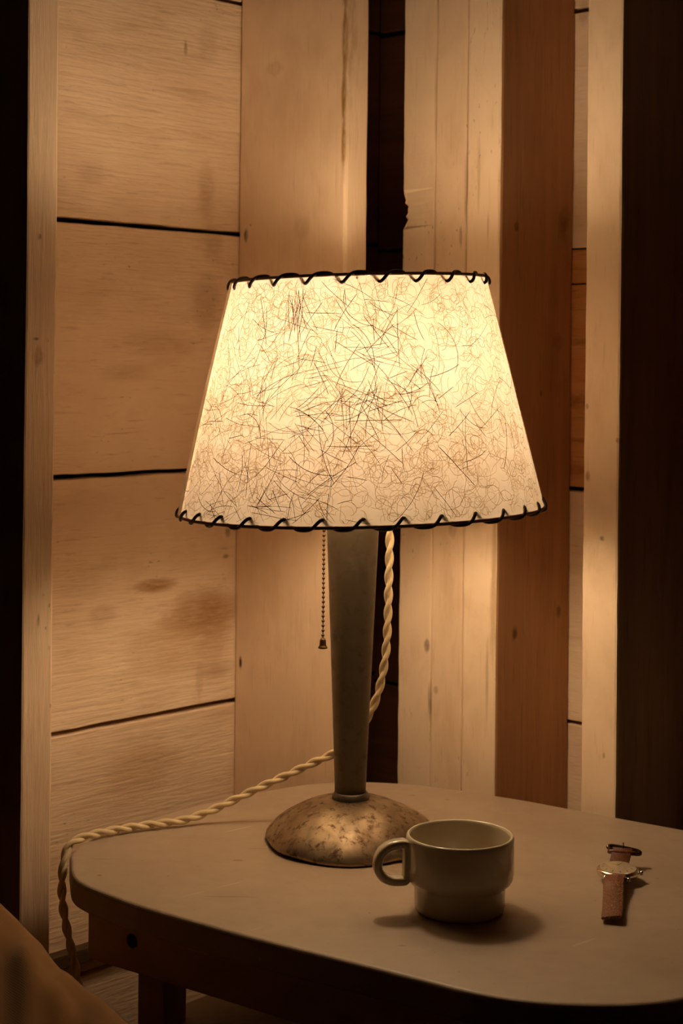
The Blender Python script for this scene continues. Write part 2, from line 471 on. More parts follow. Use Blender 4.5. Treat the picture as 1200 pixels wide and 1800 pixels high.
col = w.mix(w.ramp(big, [(.35, 0.0), (.7, 1.0)]), (.40, .312, .232), (.335, .252, .182))
col = w.mix(w.math('MULTIPLY', w.ramp(mott, [(.55, 0.0), (.8, 1.0)]), .25), col, (.4, .25, .13))
scr = w.noise(w.mapping(w.n('ShaderNodeMapping', {'Vector': co, 'Rotation': (0, 0, .25)}).outputs[0], (.07, 1, 1)), 110, 3, .5)
sc_dark = w.ramp(scr, [(.24, 1.0), (.29, 0.0)])
scr2 = w.noise(w.mapping(w.n('ShaderNodeMapping', {'Vector': co, 'Rotation': (0, 0, -.7)}).outputs[0], (.06, 1, 1), (3, 1, 0)), 120, 3, .5)
sc_light = w.ramp(scr2, [(.72, 0.0), (.77, 1.0)])
col = w.mix(w.math('MULTIPLY', sc_dark, .45), col, (.25, .14, .07))
col = w.mix(w.math('MULTIPLY', sc_light, .35), col, (.9, .78, .62))
spk = w.ramp(w.noise(co, 260, 2, .5), [(.735, 0.0), (.765, 1.0)])
col = w.mix(w.math('MULTIPLY', spk, .7), col, (.12, .07, .04))
jit = w.noise(co, 80, 4, .6)
for (c, rad, amt) in [((-.086 - .09, 1.343 - 1.42, .6), (.025, .0012, .03), .8), ((-.086 - .09, 1.44 - 1.42, .6), (.006, .003, .03), .7), ((-.2 - .09, 1.395 - 1.42, .6), (.003, .003, .03), .8),
                      ((.05 - .09, 1.235 - 1.42, .6), (.004, .0015, .03), .8), ((-.205 - .09, 1.44 - 1.42, .6), (.014, .001, .03), .6), ((-.07 - .09, 1.475 - 1.42, .6), (.010, .0015, .03), .5),
                      ((.075 - .09, 1.66 - 1.42, .6), (.005, .003, .03), .6), ((.11 - .09, 1.645 - 1.42, .6), (.004, .002, .03), .7)]:
    col = w.mix(w.math('MULTIPLY', w.blob(co, c, rad, jit), amt), col, (.13, .07, .035))
# bare, worn edge of the slab
edge_wear = w.math('MULTIPLY', w.ramp(w.n('ShaderNodeNewGeometry').outputs['Pointiness'], [(.51, 0.0), (.56, 1.0)]), w.ramp(w.noise(co, 40, 4, .6), [(.5, 0.0), (.62, 1.0)]))
col = w.mix(w.math('MULTIPLY', edge_wear, .6), col, (.2, .11, .05))
rgh = w.n('ShaderNodeMapRange', {'Value': mott, 'To Min': .34, 'To Max': .62}).outputs[0]
w.bsdf(Base_Color=col, Roughness=rgh, Specular_IOR_Level=.45, Normal=w.bump(w.math('ADD', n1, w.math('MULTIPLY', scr, .5)), .16, .0008))
m_table = w.m
bm = bmesh.new(); add_prism(bm, outline, TZ - .0225, TZ, .0035, .002)
top = obj('tabletop', bm, m_table, table)
m_table_side = painted_wood('table_frame_paint', 'x', [], grain=.8, a=(.60, .45, .31), b=(.50, .36, .24), specks=False)
A = Vector((-.213, 1.418, 0)); u = Vector((.807, -.591, 0)).normalized(); v = Vector((.665, .747, 0)).normalized()
LU, LV = .47, .345
def board_between(name, p, q, z0, z1, th, parent, mat, hole=None):
    bm = bmesh.new()
    d = (q - p).normalized(); nrm = Vector((-d.y, d.x, 0))
    L = (q - p).length
    add_box(bm, (0, 0, z0), (L, th, z1), .0015)
    M = Matrix((( d.x, nrm.x, 0, p.x), (d.y, nrm.y, 0, p.y), (0, 0, 1, 0), (0, 0, 0, 1)))
    bm.transform(M)
    return obj(name, bm, mat, parent)
P00 = A; P10 = A + u * LU; P11 = A + u * LU + v * LV; P01 = A + v * LV
board_between('apron', P00, P10, .521, .5774, .018, table, m_table_side)
board_between('apron', P10 + v * .0185, P11 - v * .0185, .521, .5774, .018, table, m_table_side)
board_between('apron', P11, P01, .521, .5774, .018, table, m_table_side)
board_between('apron', P01 - v * .0185, P00 + v * .0185, .521, .5774, .018, table, m_table_side)
# a dark disc set on the front apron to stand for its hole
m_dark = plain('dark_hole_disc', (.02, .012, .008), .6, spec=.2)
hp = A + u * .052 + Vector((0, 0, .5475))
nv = Vector((u.y, -u.x, 0))
bm = bmesh.new()
prev = None
for (rr, dd) in ((.0060, -.001), (.0060, .0004), (.0054, .0007), (.0042, .0002)):
    ring = [bm.verts.new(hp + nv * dd + u * (rr * math.cos(2 * PI * k / 24)) + Vector((0, 0, rr * math.sin(2 * PI * k / 24)))) for k in range(24)]
    if prev:
        for k in range(24): bm.faces.new((prev[k], prev[(k + 1) % 24], ring[(k + 1) % 24], ring[k]))
    prev = ring
bm.faces.new(prev)
obj('apron_hole_disc', bm, m_dark, table, True)
m_leg = painted_wood('table_leg_paint', 'z', [], grain=.8, a=(.48, .35, .24), b=(.40, .28, .18), specks=False)
legs = [A + u * .038 + v * .02, A + u * (LU - .068) + v * .02, A + u * (LU - .068) + v * (LV - .05), A + u * .038 + v * (LV - .05)]
for p in legs:
    bm = bmesh.new()
    add_box(bm, (0, 0, 0), (.03, .03, .5772), .002)
    bm.transform(Matrix(((u.x, -u.y, 0, p.x), (u.y, u.x, 0, p.y), (0, 0, 1, 0), (0, 0, 0, 1))))
    obj('leg', bm, m_leg, table)
bm = bmesh.new()
sh = [P00 + u * .042 + v * .035, P10 - u * .042 + v * .035, P11 - u * .042 - v * .035, P01 + u * .042 - v * .035]
add_prism(bm, [(p.x, p.y) for p in sh], .455, .472, .0015)
obj('shelf', bm, m_table_side, table)

# ------------------------------------------------------------------ lamp
LX, LY = .0124, 1.50
lamp = empty('table_lamp', (LX, LY, TZ), 'lit table lamp with fibre parchment shade on a tapered grey metal column', 'lamp')
def aged_metal(name, base, dark, light, rough=(.3, .6), scale=1.0, metal=.85, patina=.5):
    w = NT(name); co = w.coords()
    a = w.noise(co, 28 * scale, 6, .65, .5); b = w.noise(co, 90 * scale, 5, .7, .3); c = w.noise(co, 9 * scale, 3, .6)
    col = w.mix(w.ramp(a, [(.35, 0.0), (.68, 1.0)]), base, light)
    col = w.mix(w.math('MULTIPLY', w.ramp(b, [(.52, 0.0), (.66, 1.0)]), patina), col, dark)
    col = w.mix(w.math('MULTIPLY', w.ramp(c, [(.52, 0.0), (.7, 1.0)]), patina * .8), col, dark)
    r = w.n('ShaderNodeMapRange', {'Value': b, 'From Min': .3, 'From Max': .7, 'To Min': rough[0], 'To Max': rough[1]}).outputs[0]
    mt = w.n('ShaderNodeMapRange', {'Value': a, 'From Min': .3, 'From Max': .7, 'To Min': metal - .25, 'To Max': metal}).outputs[0]
    w.bsdf(Base_Color=col, Roughness=r, Metallic=mt, Normal=w.bump(w.math('ADD', a, w.math('MULTIPLY', b, .5)), .18, .001))
    return w.m
m_dome = aged_metal('worn_plated_steel', (.24, .175, .11), (.075, .032, .013), (.46, .36, .25), (.34, .56), 1.25, .97, .85)
m_column = aged_metal('dull_pewter', (.145, .112, .074), (.075, .054, .034), (.18, .142, .098), (.40, .60), .8, .8, .4)
m_collar = aged_metal('dark_collar', (.10, .085, .07), (.05, .03, .02), (.14, .12, .10), (.35, .5), 1.5, .9, .5)
# base dome: dented rim that touches the table here and there
bm = bmesh.new()
prof = [(.0775, .0006), (.0783, .0022), (.0778, .0045), (.0745, .0095), (.069, .0158), (.0615, .0222), (.0525, .0282), (.0425, .0333), (.032, .0370), (.0215, .0393), (.0135, .0402),
        (.0128, .0388), (.032, .0350), (.0525, .0262), (.069, .0140), (.0745, .0080), (.0762, .0030)]
segs = 96
rings = []
for i, (r, z) in enumerate(prof):
    ring = []
    for k in range(segs):
        a = 2 * PI * k / segs
        edge = max(0, (r - .045) / .033)
        dz = edge * (.0024 * max(0, math.sin(2 * a + .9)) + .0011 * max(0, math.sin(5 * a)))
        dr = edge * (.0016 * math.sin(3 * a + 1) + .0009 * math.sin(7 * a))
        ring.append(bm.verts.new((LX + (r + dr) * math.cos(a), LY + (r + dr) * math.sin(a), TZ + z + dz)))
    rings.append(ring)
for i in range(len(rings)):
    a, b = rings[i], rings[(i + 1) % len(rings)]
    for k in range(segs): bm.faces.new((a[k], a[(k + 1) % segs], b[(k + 1) % segs], b[k]))
obj('base', bm, m_dome, lamp, True)
bm = bmesh.new()
add_lathe(bm, [(.0135, .638), (.0165, .6385), (.0172, .6405), (.0166, .6428), (.0155, .6440), (.0150, .6455), (.0135, .6455)], (LX, LY), 48, True)
obj('collar', bm, m_collar, lamp, True)
bm = bmesh.new()
pr = []
for k in range(33):
    t = k / 32; z = .6440 + (.9085 - .6440) * t
    pr.append((.0141 + (.0247 - .0141) * (t ** 1.08), z))
pr += [(.0244, .9095), (.0225, .9095), (.0215, .905), (.006, .904), (.0, .904)]
add_lathe(bm, [(0, .644)] + pr, (LX - .0005, LY), 64)
obj('column', bm, m_column, lamp, True)
m_brass = plain('dark_brass', (.35, .22, .09), .4, 1.0)
bm = bmesh.new()
add_lathe(bm, [(0, .9045), (.013, .9045), (.0165, .91), (.0165, .945), (.015, .95), (.015, .958), (.0, .958)], (LX, LY), 32)
obj('socket', bm, m_brass, lamp, True)
# bulb: a frosted incandescent lamp, the main light of the room
m_bulb = NT('glowing_frosted_glass')
em = m_bulb.n('ShaderNodeEmission', {'Color': (1.0, .73, .445, 1), 'Strength': 84.0})
m_bulb.link(em.outputs[0], m_bulb.out.inputs['Surface'])
bm = bmesh.new()
add_lathe(bm, [(0, .9585), (.0125, .9585), (.013, .975), (.0140, .990), (.0185, 1.006), (.0240, 1.022), (.0270, 1.040), (.0258, 1.055), (.0210, 1.068), (.0135, 1.0755), (.006, 1.0785), (0, 1.079)], (LX, LY), 28)
obj('bulb', bm, m_bulb.m, lamp, True)

# shade: a tilted cone of parchment
ZB, ZT = .9028, 1.1095
RB, RT = .1655, .1160
SB = Vector((.0192, LY, ZB)); ST = Vector((.0150, LY, ZT))
tilt = Matrix.Rotation(-.034, 4, 'Y')
AX = (ST - SB); HS = AX.length
def cone(phi, t, off=0.0):
    """point on the shade: phi around, t 0 at the lower rim to 1 at the upper rim"""
    r = RB + (RT - RB) * t + off
    c = SB.lerp(ST, t)
    p = Vector((r * math.cos(phi), r * math.sin(phi), 0))
    return c + (tilt @ p)
w = NT('fibre_parchment'); co = w.coords()
nA = w.noise(co, 45, 5, .65); nB = w.noise(co, 14, 3, .5)
tc = w.mix(w.ramp(nA, [(.35, 0.0), (.7, 1.0)]), (.90, .79, .69), (.84, .71, .59))
tc = w.mix(w.math('MULTIPLY', w.ramp(nB, [(.45, 0.0), (.7, 1.0)]), .35), tc, (.76, .61, .44))
dif = w.n('ShaderNodeBsdfDiffuse', {'Color': (.76, .68, .55, 1)})
tr = w.n('ShaderNodeBsdfTranslucent', {'Color': tc})
gl_ = w.n('ShaderNodeBsdfGlossy', {'Color': (1, 1, 1, 1), 'Roughness': .45})
mx = w.n('ShaderNodeMixShader', {0: .25}); w.link(dif.outputs[0], mx.inputs[1]); w.link(tr.outputs[0], mx.inputs[2])
mg = w.n('ShaderNodeMixShader', {0: .03}); w.link(mx.outputs[0], mg.inputs[1]); w.link(gl_.outputs[0], mg.inputs[2])
w.link(mg.outputs[0], w.out.inputs['Surface'])
m_parch = w.m
def fibre_mat(name, d, t, fac):
    w = NT(name)
    dif = w.n('ShaderNodeBsdfDiffuse', {'Color': (*d, 1)}); tr = w.n('ShaderNodeBsdfTranslucent', {'Color': (*t, 1)})
    mx = w.n('ShaderNodeMixShader', {0: fac}); w.link(dif.outputs[0], mx.inputs[1]); w.link(tr.outputs[0], mx.inputs[2])
    w.link(mx.outputs[0], w.out.inputs['Surface']); return w.m
m_hair = fibre_mat('dark_hair', (.06, .028, .013), (.10, .045, .02), .5)
m_fine = fibre_mat('pale_fibre', (.5, .36, .20), (.66, .52, .36), .74)
m_fine2 = fibre_mat('olive_fibre', (.4, .28, .15), (.50, .38, .24), .68)

verts = []; faces = []; mids = []
# the sheet, wrapped a little more than once round so that it overlaps at the left
PHI0 = PI + .29 - 2 * PI - .30; PHI1 = PI + .29
NPH, NT_ = 200, 16
sheet0 = len(verts)
for i in range(NPH + 1):
    s = i / NPH; phi = PHI0 + (PHI1 - PHI0) * s
    off = .0018 * max(0, (s - .90) / .10) - .0004
    for k in range(NT_ + 1):
        t = k / NT_
        bul = .0012 * math.sin(PI * t) if s > .95 else 0
        sc = 0
        if k == 0: sc = -.0012 * math.cos(31 * phi)
        if k == NT_: sc = .0012 * math.cos(23 * phi)
        p = cone(phi, t + sc / HS, off + bul)
        verts.append(p[:])
for i in range(NPH):
    for k in range(NT_):
        a = i * (NT_ + 1) + k
        faces.append((a, a + NT_ + 1, a + NT_ + 2, a + 1)); mids.append(0)

def add_strand(phi, t, ang, curv, length, width, off, mi, step, wander=0.0):
    """a thin ribbon lying on the paper"""
    n = max(2, int(length / step))
    pts = []
    h = t * HS; r = RB + (RT - RB) * t; s = 0.0
    ph = phi
    for k in range(n + 1):
        tt = h / HS
        if tt < .012 or tt > .988: break
        pts.append((ph, tt, ang))
        r = RB + (RT - RB) * tt
        h += math.sin(ang) * step; ph += math.cos(ang) * step / r
        ang += curv * step + (random.gauss(0, wander) if wander else 0)
    if len(pts) < 3: return
    base = len(verts); m = len(pts)
    for k, (ph, tt, an) in enumerate(pts):
        wd = width * (1.0 if 0 < k < m - 1 else .4)
        nx = -math.sin(an) * wd / 2; ny = math.cos(an) * wd / 2
        r = RB + (RT - RB) * tt
        verts.append(cone(ph + nx / r, tt + ny / HS, off)[:])
        verts.append(cone(ph - nx / r, tt - ny / HS, off)[:])
    for k in range(m - 1):
        a = base + 2 * k
        faces.append((a, a + 1, a + 3, a + 2)); mids.append(mi)

def dens(phi, t):
    return .5 + .5 * noise.noise(Vector((math.cos(phi) * 3.1, math.sin(phi) * 3.1, t * 3.4)))
# pale tangles
n = 0
while n < 3300:
    phi = random.uniform(0, 2 * PI); t = random.uniform(.01, .99)
    lowdense = .35 + .9 * max(0, .45 - t) + (.25 if (phi % (2 * PI)) < PI + 1.0 and phi > PI else 0)
    if random.random() > (dens(phi, t) * .9 + lowdense) * .75: continue
    c = random.choice((-1, 1)) * random.uniform(30, 190)
    add_strand(phi, t, random.uniform(0, 2 * PI), c, random.uniform(.02, .06), random.uniform(.00028, .00046), .0011 if PI - .1 < phi < PI + .42 else .0004, 1 if random.random() < .62 else 2, .0014, .22)
    n += 1
# dark stiff hairs: bundles that cross one another
def hair(phi, t, ang, L, wd=None):
    c = random.gauss(0, 9) if random.random() < .7 else random.gauss(0, 26)
    add_strand(phi, t, ang, c, L, wd or random.uniform(.00026, .00050), .0020 if PI - .1 < phi < PI + .42 else .0008, 3, .0022, .025)
n = 0
while n < 290:
    phi = random.uniform(0, 2 * PI); t = random.triangular(.02, .95, .5)
    f = (phi - PI) / PI
    side = 1.0
    if 0 < f < 1: side = 1.0 if .15 < f < .62 else .42
    if random.random() > side * (.25 + dens(phi + 2, t)): continue
    hair(phi, t, random.uniform(0, 2 * PI), random.uniform(.015, .055)); n += 1
def px_to_shade(x, y):
    """rough place on the front of the shade for a pixel of the photograph"""
    t = (915 - y) / 420.0; t = min(.97, max(.03, t))
    cx = 638 - 8 * t; hw = 322 - 95 * t
    q = max(-.99, min(.99, (x - cx) / hw))
    return PI + math.acos(-q), t
for (cx, cy, spread, cnt) in [(535, 530, 12, 16), (640, 610, 45, 26), (660, 690, 40, 22), (560, 700, 45, 24), (470, 740, 45, 22), (740, 740, 40, 20), (440, 890, 35, 30), (400, 880, 25, 14), (540, 880, 35, 24), (590, 780, 40, 16), (500, 620, 35, 14), (620, 540, 40, 12)]:
    for k in range(cnt):
        ph, t = px_to_shade(cx + random.gauss(0, spread), cy + random.gauss(0, spread * .7))
        ang = random.uniform(0, 2 * PI) if cx != 535 else -PI / 2 + random.gauss(0, .35)
        hair(ph, t, ang, random.uniform(.018, .048))
for (x, y, dx, dy, wd) in [(757, 788, 68, 72, .0006), (750, 855, 40, 55, .0004), (400, 505, 60, 60, .0003), (610, 905, 70, 18, .0004)]:
    ph, t = px_to_shade(x, y); L = math.hypot(dx, dy) / 2900 * 1.37
    add_strand(ph, t, math.atan2(-dy, dx), 2.0, L, wd, .0008, 3, .0022, .02)

shade_root_loc = SB.copy()
me = bpy.data.meshes.new('shade')
me.from_pydata(verts, [], faces)
me.polygons.foreach_set('material_index', mids)
shade = link_mesh('shade', me, [m_parch, m_fine, m_fine2, m_hair], lamp)
sm = [mi == 0 for mi in mids]; me.polygons.foreach_set('use_smooth', sm)
shade['label'] = 'cone of cream parchment full of dark hairs'

m_lace = NT('dark_leather_lace'); co = m_lace.coords()
nn = m_lace.noise(co, 300, 3, .6)
m_lace.bsdf(Base_Color=m_lace.mix(nn, (.028, .016, .010), (.055, .030, .018)), Roughness=.42, Specular_IOR_Level=.5, Normal=m_lace.bump(nn, .3, .0006))
m_wire = plain('brown_rim_wire', (.26, .14, .06), .6)
def lacing(t_edge, N, a, b, up, dirsign):
    pts = []
    M = N * 22
    for i in range(M):
        th = 2 * PI * N * i / M
        ph = 2 * PI * i / M
        psi = th + (.62 if up else -.62) * math.cos(th)
        p = cone(ph, t_edge + (b * math.sin(psi) + (-.0018 if up else .0018)) / HS, a * math.cos(psi) - .0009)
        pts.append(p)
    bm = bmesh.new(); add_tube(bm, pts, .0015, 7, closed=True)
    o = obj('lacing', bm, m_lace.m, shade, True); o['label'] = 'dark leather lace whipped round the %s rim' % ('upper' if up else 'lower')
    bm = bmesh.new()
    add_tube(bm, [cone(2 * PI * i / 180, t_edge + (.0005 if up else -.0005) / HS, -.0002) for i in range(180)], .0014, 8, closed=True)
    obj('rim_wire', bm, m_wire, shade, True)
lacing(0.0, 31, .0028, .0044, False, 1)
lacing(1.0, 23, .0028, .0044, True, 1)
# wire spider that carries the shade on the bulb
bm = bmesh.new()
hub = [Vector((LX + .012 * math.cos(2 * PI * k / 24), LY + .012 * math.sin(2 * PI * k / 24), 1.0875)) for k in range(24)]
add_tube(bm, hub, .0009, 6, closed=True)
for k in range(3):
    a = 2 * PI * k / 3 + .5
    add_tube(bm, [Vector((LX + .012 * math.cos(a), LY + .012 * math.sin(a), 1.0875)), cone(a, .985, -.001)], .0009, 6)
obj('spider_wire', bm, m_wire, shade, True)

# pull chain with its bell
m_chain = plain('dark_bronze', (.16, .085, .045), .42, .9)
bm = bmesh.new()
cx0, cy0 = -.0140, 1.462
ztop, zbot = .920, .7935
nb = 31
for k in range(nb):
    z = zbot + (ztop - zbot) * k / (nb - 1)
    r = bmesh.ops.create_icosphere(bm, subdivisions=2, radius=.00150)
    for vv in r['verts']: vv.co += Vector((cx0, cy0, z))
add_tube(bm, [(cx0, cy0, zbot - .003), (cx0, cy0, ztop)], .00042, 6)
add_tube(bm, [(cx0, cy0, ztop), (cx0 + .004, cy0 + .008, ztop + .004), (LX - .012, LY - .010, ztop + .006)], .0012, 6)
chain = obj('pull_chain', bm, m_chain, lamp, True)
bm = bmesh.new()
zb = .7915
add_lathe(bm, [(0, zb), (.0012, zb), (.0024, zb - .0016), (.0028, zb - .0030), (.0029, zb - .0062), (.0033, zb - .0075), (.0042, zb - .0085), (.0042, zb - .0094), (.0036, zb - .0098), (.0028, zb - .0085), (0, zb - .0080)], (cx0, cy0), 24)
obj('bell_pull', bm, m_chain, chain, True)

# twisted cloth cord
ctrl = [(.024, 1.508, .940), (.036, 1.525, .932), (.0455, 1.535, .915), (.0465, 1.536, .880), (.0462, 1.536, .84), (.0455, 1.537, .795), (.0435, 1.538, .760), (.0375, 1.540, .728), (.028, 1.543, .704),
        (.013, 1.548, .683), (-.004, 1.553, .667), (-.024, 1.557, .6565), (-.048, 1.5585, .6445), (-.072, 1.5575, .6335), (-.098, 1.554, .6215), (-.122, 1.549, .6115), (-.143, 1.541, .6062), (-.170, 1.530, .6050),
        (-.195, 1.517, .6049), (-.214, 1.502, .6049), (-.228, 1.489, .6047), (-.238, 1.480, .6015), (-.2425, 1.474, .592), (-.2440, 1.470, .578), (-.2435, 1.468, .555), (-.2385, 1.466, .528), (-.2315, 1.464, .500), (-.226, 1.463, .470),
        (-.220, 1.464, .42), (-.226, 1.468, .30), (-.232, 1.47, .15), (-.236, 1.475, .03), (-.25, 1.50, .006), (-.27, 1.55, .0055)]
path = resample(catmull(ctrl, 14), .0016)
T, N, B = frames(path)
bm = bmesh.new()
pitch = .034
for sgn in (0, PI):
    pts = []
    for i, p in enumerate(path):
        a = 2 * PI * (i * .0016) / pitch + sgn
        pts.append(p + N[i] * (.00185 * math.cos(a)) + B[i] * (.00185 * math.sin(a)))
    add_tube(bm, pts, .0024, 9)
w = NT('braided_cord'); co = w.coords()
wv = w.noise(co, 900, 2, .5); wn = w.noise(co, 40, 3, .5)
w.bsdf(Base_Color=w.mix(wn, (.80, .64, .40), (.68, .52, .31)), Roughness=.75, Sheen_Weight=.3, Normal=w.bump(wv, .35, .0006))
cord = obj('cord', bm, w.m, lamp, True)
cord['label'] = 'twisted cream cloth cord'

# ------------------------------------------------------------------ cup
CX, CY = .0985, 1.3165
cup = empty('coffee_cup', (CX, CY, TZ), 'pale glazed stacking coffee cup with stepped foot, in front of the lamp base', 'cup')
w = NT('celadon_glaze'); co = w.coords()
cn = w.noise(co, 60, 4, .6); sp = w.ramp(w.noise(co, 420, 2, .5), [(.70, 0.0), (.75, 1.0)])
col = w.mix(cn, (.56, .49, .36), (.50, .43, .315)); col = w.mix(w.math('MULTIPLY', sp, .25), col, (.3, .22, .12))
w.bsdf(Base_Color=col, Roughness=.16, Specular_IOR_Level=.5, Coat_Weight=.3, Coat_Roughness=.06)
m_glaze = w.m
bm = bmesh.new()
z = TZ
prof = [(0, z + .0016), (.030, z + .0016), (.0325, z + .0006), (.0340, z + .0006), (.0356, z + .0024), (.0360, z + .0050), (.0364, z + .0190), (.0367, z + .0208),
        (.0382, z + .0220), (.0408, z + .0240), (.0424, z + .0268), (.0430, z + .0305), (.0431, z + .0420), (.0431, z + .0560), (.0430, z + .0590), (.0424, z + .0604), (.0413, z + .0608),
        (.0402, z + .0601), (.0396, z + .0580), (.0393, z + .0400), (.0390, z + .0300), (.0375, z + .0262), (.0340, z + .0235), (.0328, z + .020), (.0322, z + .010), (.0300, z + .0062), (.0240, z + .0052), (0, z + .0050)]
add_lathe(bm, prof, (CX, CY), 96)
obj('body', bm, m_glaze, cup, True)
# ring handle on the left: a D with a flat band section
bm = bmesh.new()
hd = Vector((-.985, -.17, 0)).normalized(); hn = Vector((0, 0, 1))
side = hd.cross(hn)
def D(dx, dz): return Vector((CX, CY, TZ)) + hd * dx + Vector((0, 0, dz))
loop = [(.0445, .0545), (.0520, .0548), (.0590, .0528), (.0645, .0478), (.0670, .0412), (.0665, .0350), (.0630, .0296), (.0570, .0264), (.0500, .0256), (.0448, .0262), (.0432, .0310), (.0430, .0400), (.0430, .0490)]
lp = catmull([(x, 0, zz) for x, zz in loop], 6, True)
n = len(lp)
rings = []
for i, p in enumerate(lp):
    t = (lp[(i + 1) % n] - lp[(i - 1) % n]).normalized()
    nr = Vector((-t.z, 0, t.x))
    ring = []
    for k in range(16):
        a = 2 * PI * k / 16
        cs, sn = math.cos(a), math.sin(a)
        e = .6
        wx = math.copysign(abs(cs) ** e, cs) * .0036; wy = math.copysign(abs(sn) ** e, sn) * .0060
        q = p + nr * wx
        ring.append(bm.verts.new(D(q.x, q.z) + side * wy))
    rings.append(ring)
for i in range(n):
    a, b = rings[i], rings[(i + 1) % n]
    for k in range(16): bm.faces.new((a[k], a[(k + 1) % 16], b[(k + 1) % 16], b[k]))
obj('handle', bm, m_glaze, cup, True)

# ------------------------------------------------------------------ wristwatch
WX, WY = .2375, 1.393
watch = empty('wristwatch', (WX, WY, TZ), 'small round wristwatch on a textured brown leather strap, lying right of the cup', 'watch')
wd_ax = Vector((-.225, -.974, 0)).normalized()           # towards the long end of the strap
ws_ax = Vector((wd_ax.y * -1, wd_ax.x, 0))             # across, to the right
ws_ax = Vector((-wd_ax.y, wd_ax.x, 0))
def leather(name, a, b, bump):
    w = NT(name); co = w.coords()
    vo = w.n('ShaderNodeTexVoronoi', {'Vector': co, 'Scale': 620.0}).outputs['Distance']
    pat = w.ramp(w.noise(co, 60, 2, .5), [(.36, .25), (.52, 1.0)])
    beads = w.math('MULTIPLY', w.ramp(vo, [(.18, 1.0), (.42, 0.0)]), pat)
    col = w.mix(w.noise(co, 120, 4, .6), a, b)
    col = w.mix(w.math('MULTIPLY', beads, .6 if bump > .5 else .1), col, (.60, .38, .24))
    w.bsdf(Base_Color=col, Roughness=.42, Specular_IOR_Level=.5, Normal=w.bump(beads, bump, .0006)); return w.m
m_strap = leather('stingray_leather', (.17, .055, .018), (.12, .036, .012), .9)
m_strap_in = leather('strap_leather_plain', (.13, .038, .014), (.09, .026, .010), .2)
def strap(name, pts, wid, th, mat):
    """pts: (along, height, sideways, twist) from the case outwards"""
    C_ = catmull([(p[0], p[1], p[2]) for p in pts], 8); tw = [x.x for x in catmull([(p[3], 0, 0) for p in pts], 8)]
    wds = [x.x for x in catmull([(p[4], 0, 0) for p in pts], 8)]
    bm = bmesh.new(); rings = []
    n = len(C_)
    for i, c in enumerate(C_):
        t = (C_[min(i + 1, n - 1)] - C_[max(i - 1, 0)]).normalized()
        nrm = Vector((-t.y, t.x, 0))
        ring = []
        for (sx, sz) in ((-1, .5), (-.92, 1), (0, 1.25), (.92, 1), (1, .5), (1, -.5), (.92, -1), (-.92, -1), (-1, -.5)):
            lat = sx * wid / 2 * wds[i]
            p = Vector((WX, WY, TZ)) + wd_ax * (c.x + nrm.x * sz * th / 2) + Vector((0, 0, c.y + nrm.y * sz * th / 2 + lat * math.sin(tw[i]))) + ws_ax * (c.z + lat * math.cos(tw[i]))
            ring.append(bm.verts.new(p))
        rings.append(ring)
    for a, b in zip(rings[:-1], rings[1:]):
        for k in range(9): bm.faces.new((a[k], a[(k + 1) % 9], b[(k + 1) % 9], b[k]))
    bm.faces.new(rings[0][::-1]); bm.faces.new(rings[-1])
    return obj(name, bm, mat, watch, True)
HC = .0085
strap('strap', [(.0150, HC - .001, 0, 0, 1.0), (.022, HC + .0026, -.0005, .06, 1.02), (.034, HC + .0018, -.0012, .16, 1.03), (.050, HC - .0015, -.0006, .20, 1.02), (.072, HC - .0040, .0006, .12, 1.02), (.092, HC - .0035, .0014, .10, 1.0), (.106, HC - .0034, .0016, .16, .98), (.1095, HC - .0032, .0016, .16, .90)], .0165, .0022, m_strap)
st2 = strap('strap', [(-.0150, HC - .001, 0, 0, 1.0), (-.020, HC + .001, 0, 0, 1.0), (-.027, HC + .0030, .0005, 0, 1.0), (-.033, HC + .0050, .001, 0, 1.02), (-.037, HC + .0055, .0012, 0, 1.06), (-.041, HC + .0072, .0015, 0, 1.1)], .0165, .0022, m_strap_in)
m_steel = plain('polished_steel', (.80, .74, .66), .18, 1.0)
m_bsteel = plain('dark_buckle_metal', (.16, .10, .06), .32, 1.0)
bm = bmesh.new()
z = TZ + HC
add_lathe(bm, [(0, z - .0042), (.0125, z - .0042), (.0152, z - .0030), (.0162, z - .0008), (.0162, z + .0012), (.0152, z + .0024), (.0143, z + .0028), (.0138, z + .0022), (0, z + .0018)], (WX, WY), 64); bmesh.ops.scale(bm, vec=(1.10, 1.10, 1), space=Matrix.Translation((-WX, -WY, 0)), verts=bm.verts[:])
for s in (-1, 1):
    for q in (-1, 1):
        base = Vector((WX, WY, z - .0010)) + wd_ax * (s * .0125) + ws_ax * (q * .0098)
        add_tube(bm, [base, base + wd_ax * (s * .003) + Vector((0, 0, -.0002)), base + wd_ax * (s * .0055) + Vector((0, 0, -.0015))], [.0017, .0015, .0011], 10)
obj('case', bm, m_steel, watch, True)
bm = bmesh.new(); add_lathe(bm, [(.0136, z + .0024), (0, z + .0024)], (WX, WY), 48); bmesh.ops.scale(bm, vec=(1.10, 1.10, 1), space=Matrix.Translation((-WX, -WY, 0)), verts=bm.verts[:])
dial = obj('dial', bm, plain('cream_dial', (.72, .58, .40), .45), watch)
m_mark = plain('dark_markers', (.06, .035, .02), .5)
bm = bmesh.new()
for k in range(12):
    a = 2 * PI * k / 12
    c = Vector((WX, WY, z + .0027)); d = Vector((math.cos(a), math.sin(a), 0)); e = Vector((-d.y, d.x, 0))
    pv = [c + d * .0108 + e * .0003, c + d * .0108 - e * .0003, c + d * .0128 - e * .0003, c + d * .0128 + e * .0003]
    bm.faces.new([bm.verts.new(p) for p in pv])
